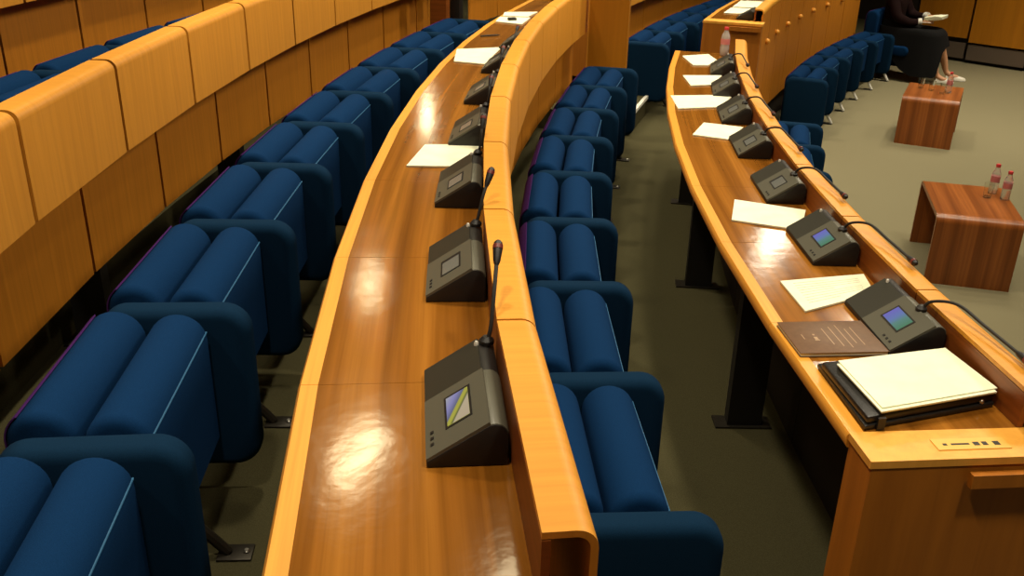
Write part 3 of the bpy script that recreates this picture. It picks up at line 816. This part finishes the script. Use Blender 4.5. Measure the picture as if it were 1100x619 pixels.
# skirt: from the waist over the lap, hanging over the near side and shorter in front of the far knee
def sm(t): t = max(0, min(1, t)); return t*t*(3-2*t)
bm = NB(); prev = None; n = 40
def skirt_pt(th, u):
    c_, s_ = cos(th), sin(th)
    cq = math.copysign(abs(c_)**.62, c_); sq = math.copysign(abs(s_)**.62, s_)
    cx, ax, ay = .09, .42, .275
    zl = .62 - (.06 if c_ < 0 else .0)*abs(c_)
    if u <= 1:                                   # waist to lap edge
        x0, y0, z0 = -.17+.16*c_, .165*s_, .76
        x1, y1 = cx+ax*cq, ay*sq
        z = .76 + (.675-.76)*min(1, u*3) if u < .85 else .675+(zl-.675)*((u-.85)/.15)**2
        return (x0+(x1-x0)*u, y0+(y1-y0)*u, z)
    v = u-1                                       # lap edge down to the hem
    near = sm((-s_-.02)/.5); front = sm((c_+.35)/.5)
    hem = (.09*near + .47*(1-near))*front + .42*(1-front)
    wv = 1 + .025*v*sin(9*th)
    return (cx+(ax+.05*v)*cq*wv, (ay+.03*v)*sq*wv, zl+(hem-zl)*v)
for u in (0, .1, .2, .33, .6, .85, .9, .95, 1.0, 1.05, 1.25, 1.5, 1.75, 2.0):
    ring = [bm.verts.new(skirt_pt(2*pi*k/n, u)) for k in range(n)]
    if prev:
        for k in range(n): bm.faces.new((prev[k], prev[(k+1) % n], ring[(k+1) % n], ring[k]))
    prev = ring
obj('skirt', bm, cloth, PE)
for (hx, hy, tx, ty) in ((.50, .02, .65, .055), (.55, .305, .72, .345)):
    bm = NB()
    d = Vector((tx-hx, ty-hy, 0)).normalized(); s = Vector((-d.y, d.x, 0)); L = (Vector((tx, ty, 0))-Vector((hx, hy, 0))).length + .05
    prev = None
    for i, (u, wd, ht) in enumerate(((-.05, .020, .062), (-.02, .036, .070), (.25, .034, .058), (.55, .040, .060), (.8, .043, .050), (1.0, .034, .038), (1.08, .012, .02))):
        c = Vector((hx, hy, 0)) + d*L*u
        ring = [bm.verts.new(c + s*wd*cos(pi*k/8) + Vector((0, 0, .004+ht*sin(pi*k/8)))) for k in range(9)]
        if prev:
            for k in range(8): bm.faces.new((prev[k], prev[k+1], ring[k+1], ring[k]))
            bm.faces.new((prev[0], ring[0], ring[8], prev[8]))
        else: bm.faces.new(ring)
        prev = ring
    bm.faces.new(prev[::-1])
    obj('shoe', bm, shoem, PE)
hp = thing('papers', 'cream papers held up by the seated person', 'papers', P(15.29, PHO, 0) + Matrix.Rotation(-PHO, 3, 'Z') @ Vector((.30, .04, .80)), -PHO)
bm = NB(); extrude_profile(bm, [(-.07, -.018), (.06, -.014), (.15, .010), (.155, .048), (.06, .042), (-.07, .018)], 'y', -.13, .13, .006); obj('pages', bm, paper, hp)
bm = NB(); extrude_profile(bm, [(-.09, -.050), (.03, -.045), (.03, -.040), (-.09, -.045)], 'y', -.16, -.02, .001); obj('loose_sheet', bm, white, hp)

# ------------------------------------------------------------------ lights: ceiling lamps mirrored in the desk, added spots and key lights, weak ambient light
def lamp(loc, e, sx, sy, rot=0, col=(1, .86, .62), tgt=None):
    l = bpy.data.lights.new('ceiling_or_key_lamp', 'AREA'); l.shape = 'RECTANGLE'; l.size = sx; l.size_y = sy
    l.energy = e; l.color = col
    o = bpy.data.objects.new('ceiling_or_key_lamp', l); COL.objects.link(o); o.location = loc
    if tgt is not None:
        o.rotation_euler = (Vector(tgt)-Vector(loc)).to_track_quat('-Z', 'Y').to_euler()
    else: o.rotation_euler = (0, 0, rot)
    return o
WARM = (1, .88, .66)
for x, y, r, sx, sy, e in ((-1.02, 5.40, -.42, .17, .58, 17), (-1.36, 8.25, -.25, .13, .40, 7), (-1.42, 14.9, 0, .16, .8, 18), (.02, 4.2, -.4, .18, .4, 5)):
    lamp((x, y, 4.2), e, sx, sy, r, (1, .84, .50))
def add_spot(x, y, z, e, cone=88):
    l = bpy.data.lights.new('added_spot', 'SPOT'); l.energy = e; l.color = WARM; l.spot_size = math.radians(cone); l.spot_blend = .7; l.shadow_soft_size = .12
    o = bpy.data.objects.new('added_spot', l); COL.objects.link(o); o.location = (x, y, z)
for x in (-2.6, -.6, 1.2):
    for y in (.9, 3.2, 5.5, 7.8, 10.1):
        add_spot(x, y, 4.7, 210)  # unseen spots added to brighten desk and seat tops, sides staying dark
for x, y, e in ((3.4, 6.3, 200), (4.2, 8.0, 200), (5.0, 10.6, 230), (2.6, 9.8, 200), (6.3, 7.5, 200), (6.1, 11.6, 480), (7.4, 10.4, 480)):
    add_spot(x, y, 4.7, e)  # more added spots, brightening the inner floor and the far wall
for x, y, e in ((3.6, 4.8, 105), (3.6, 8.8, 85), (3.9, 13.0, 45)):
    lamp((x, y, 4.8), e, .5, 1.0, 0, WARM, tgt=(-1.2, y-.5, 1.5))  # unseen key lights added to brighten the left panels
w = bpy.data.worlds.new('World'); SC.world = w; w.use_nodes = True
w.node_tree.nodes['Background'].inputs[0].default_value = (1, .86, .62, 1)
w.node_tree.nodes['Background'].inputs[1].default_value = .03

# ------------------------------------------------------------------ camera
cam = bpy.data.cameras.new('camera'); co = bpy.data.objects.new('camera', cam); COL.objects.link(co)
th, ro = math.radians(24.137), math.radians(-1.3022)
F = Vector((0, cos(th), -sin(th))); R_ = Vector((1, 0, 0)); U = R_.cross(F)
R2 = cos(-ro)*R_ + sin(-ro)*U; U2 = -sin(-ro)*R_ + cos(-ro)*U
co.matrix_world = Matrix(((R2.x, U2.x, -F.x, 0), (R2.y, U2.y, -F.y, 0), (R2.z, U2.z, -F.z, 2.5122), (0, 0, 0, 1)))
cam.sensor_width = 36; cam.lens = 1015.1/1100*36; cam.clip_start = .05; cam.clip_end = 200
SC.camera = co
SC.view_settings.view_transform = 'Standard'; SC.view_settings.look = 'None'
SC.view_settings.exposure = 0; SC.view_settings.gamma = 1
SC.view_settings.use_curve_mapping = False
SC.cycles.use_denoising = True
SC.cycles.max_bounces = 8
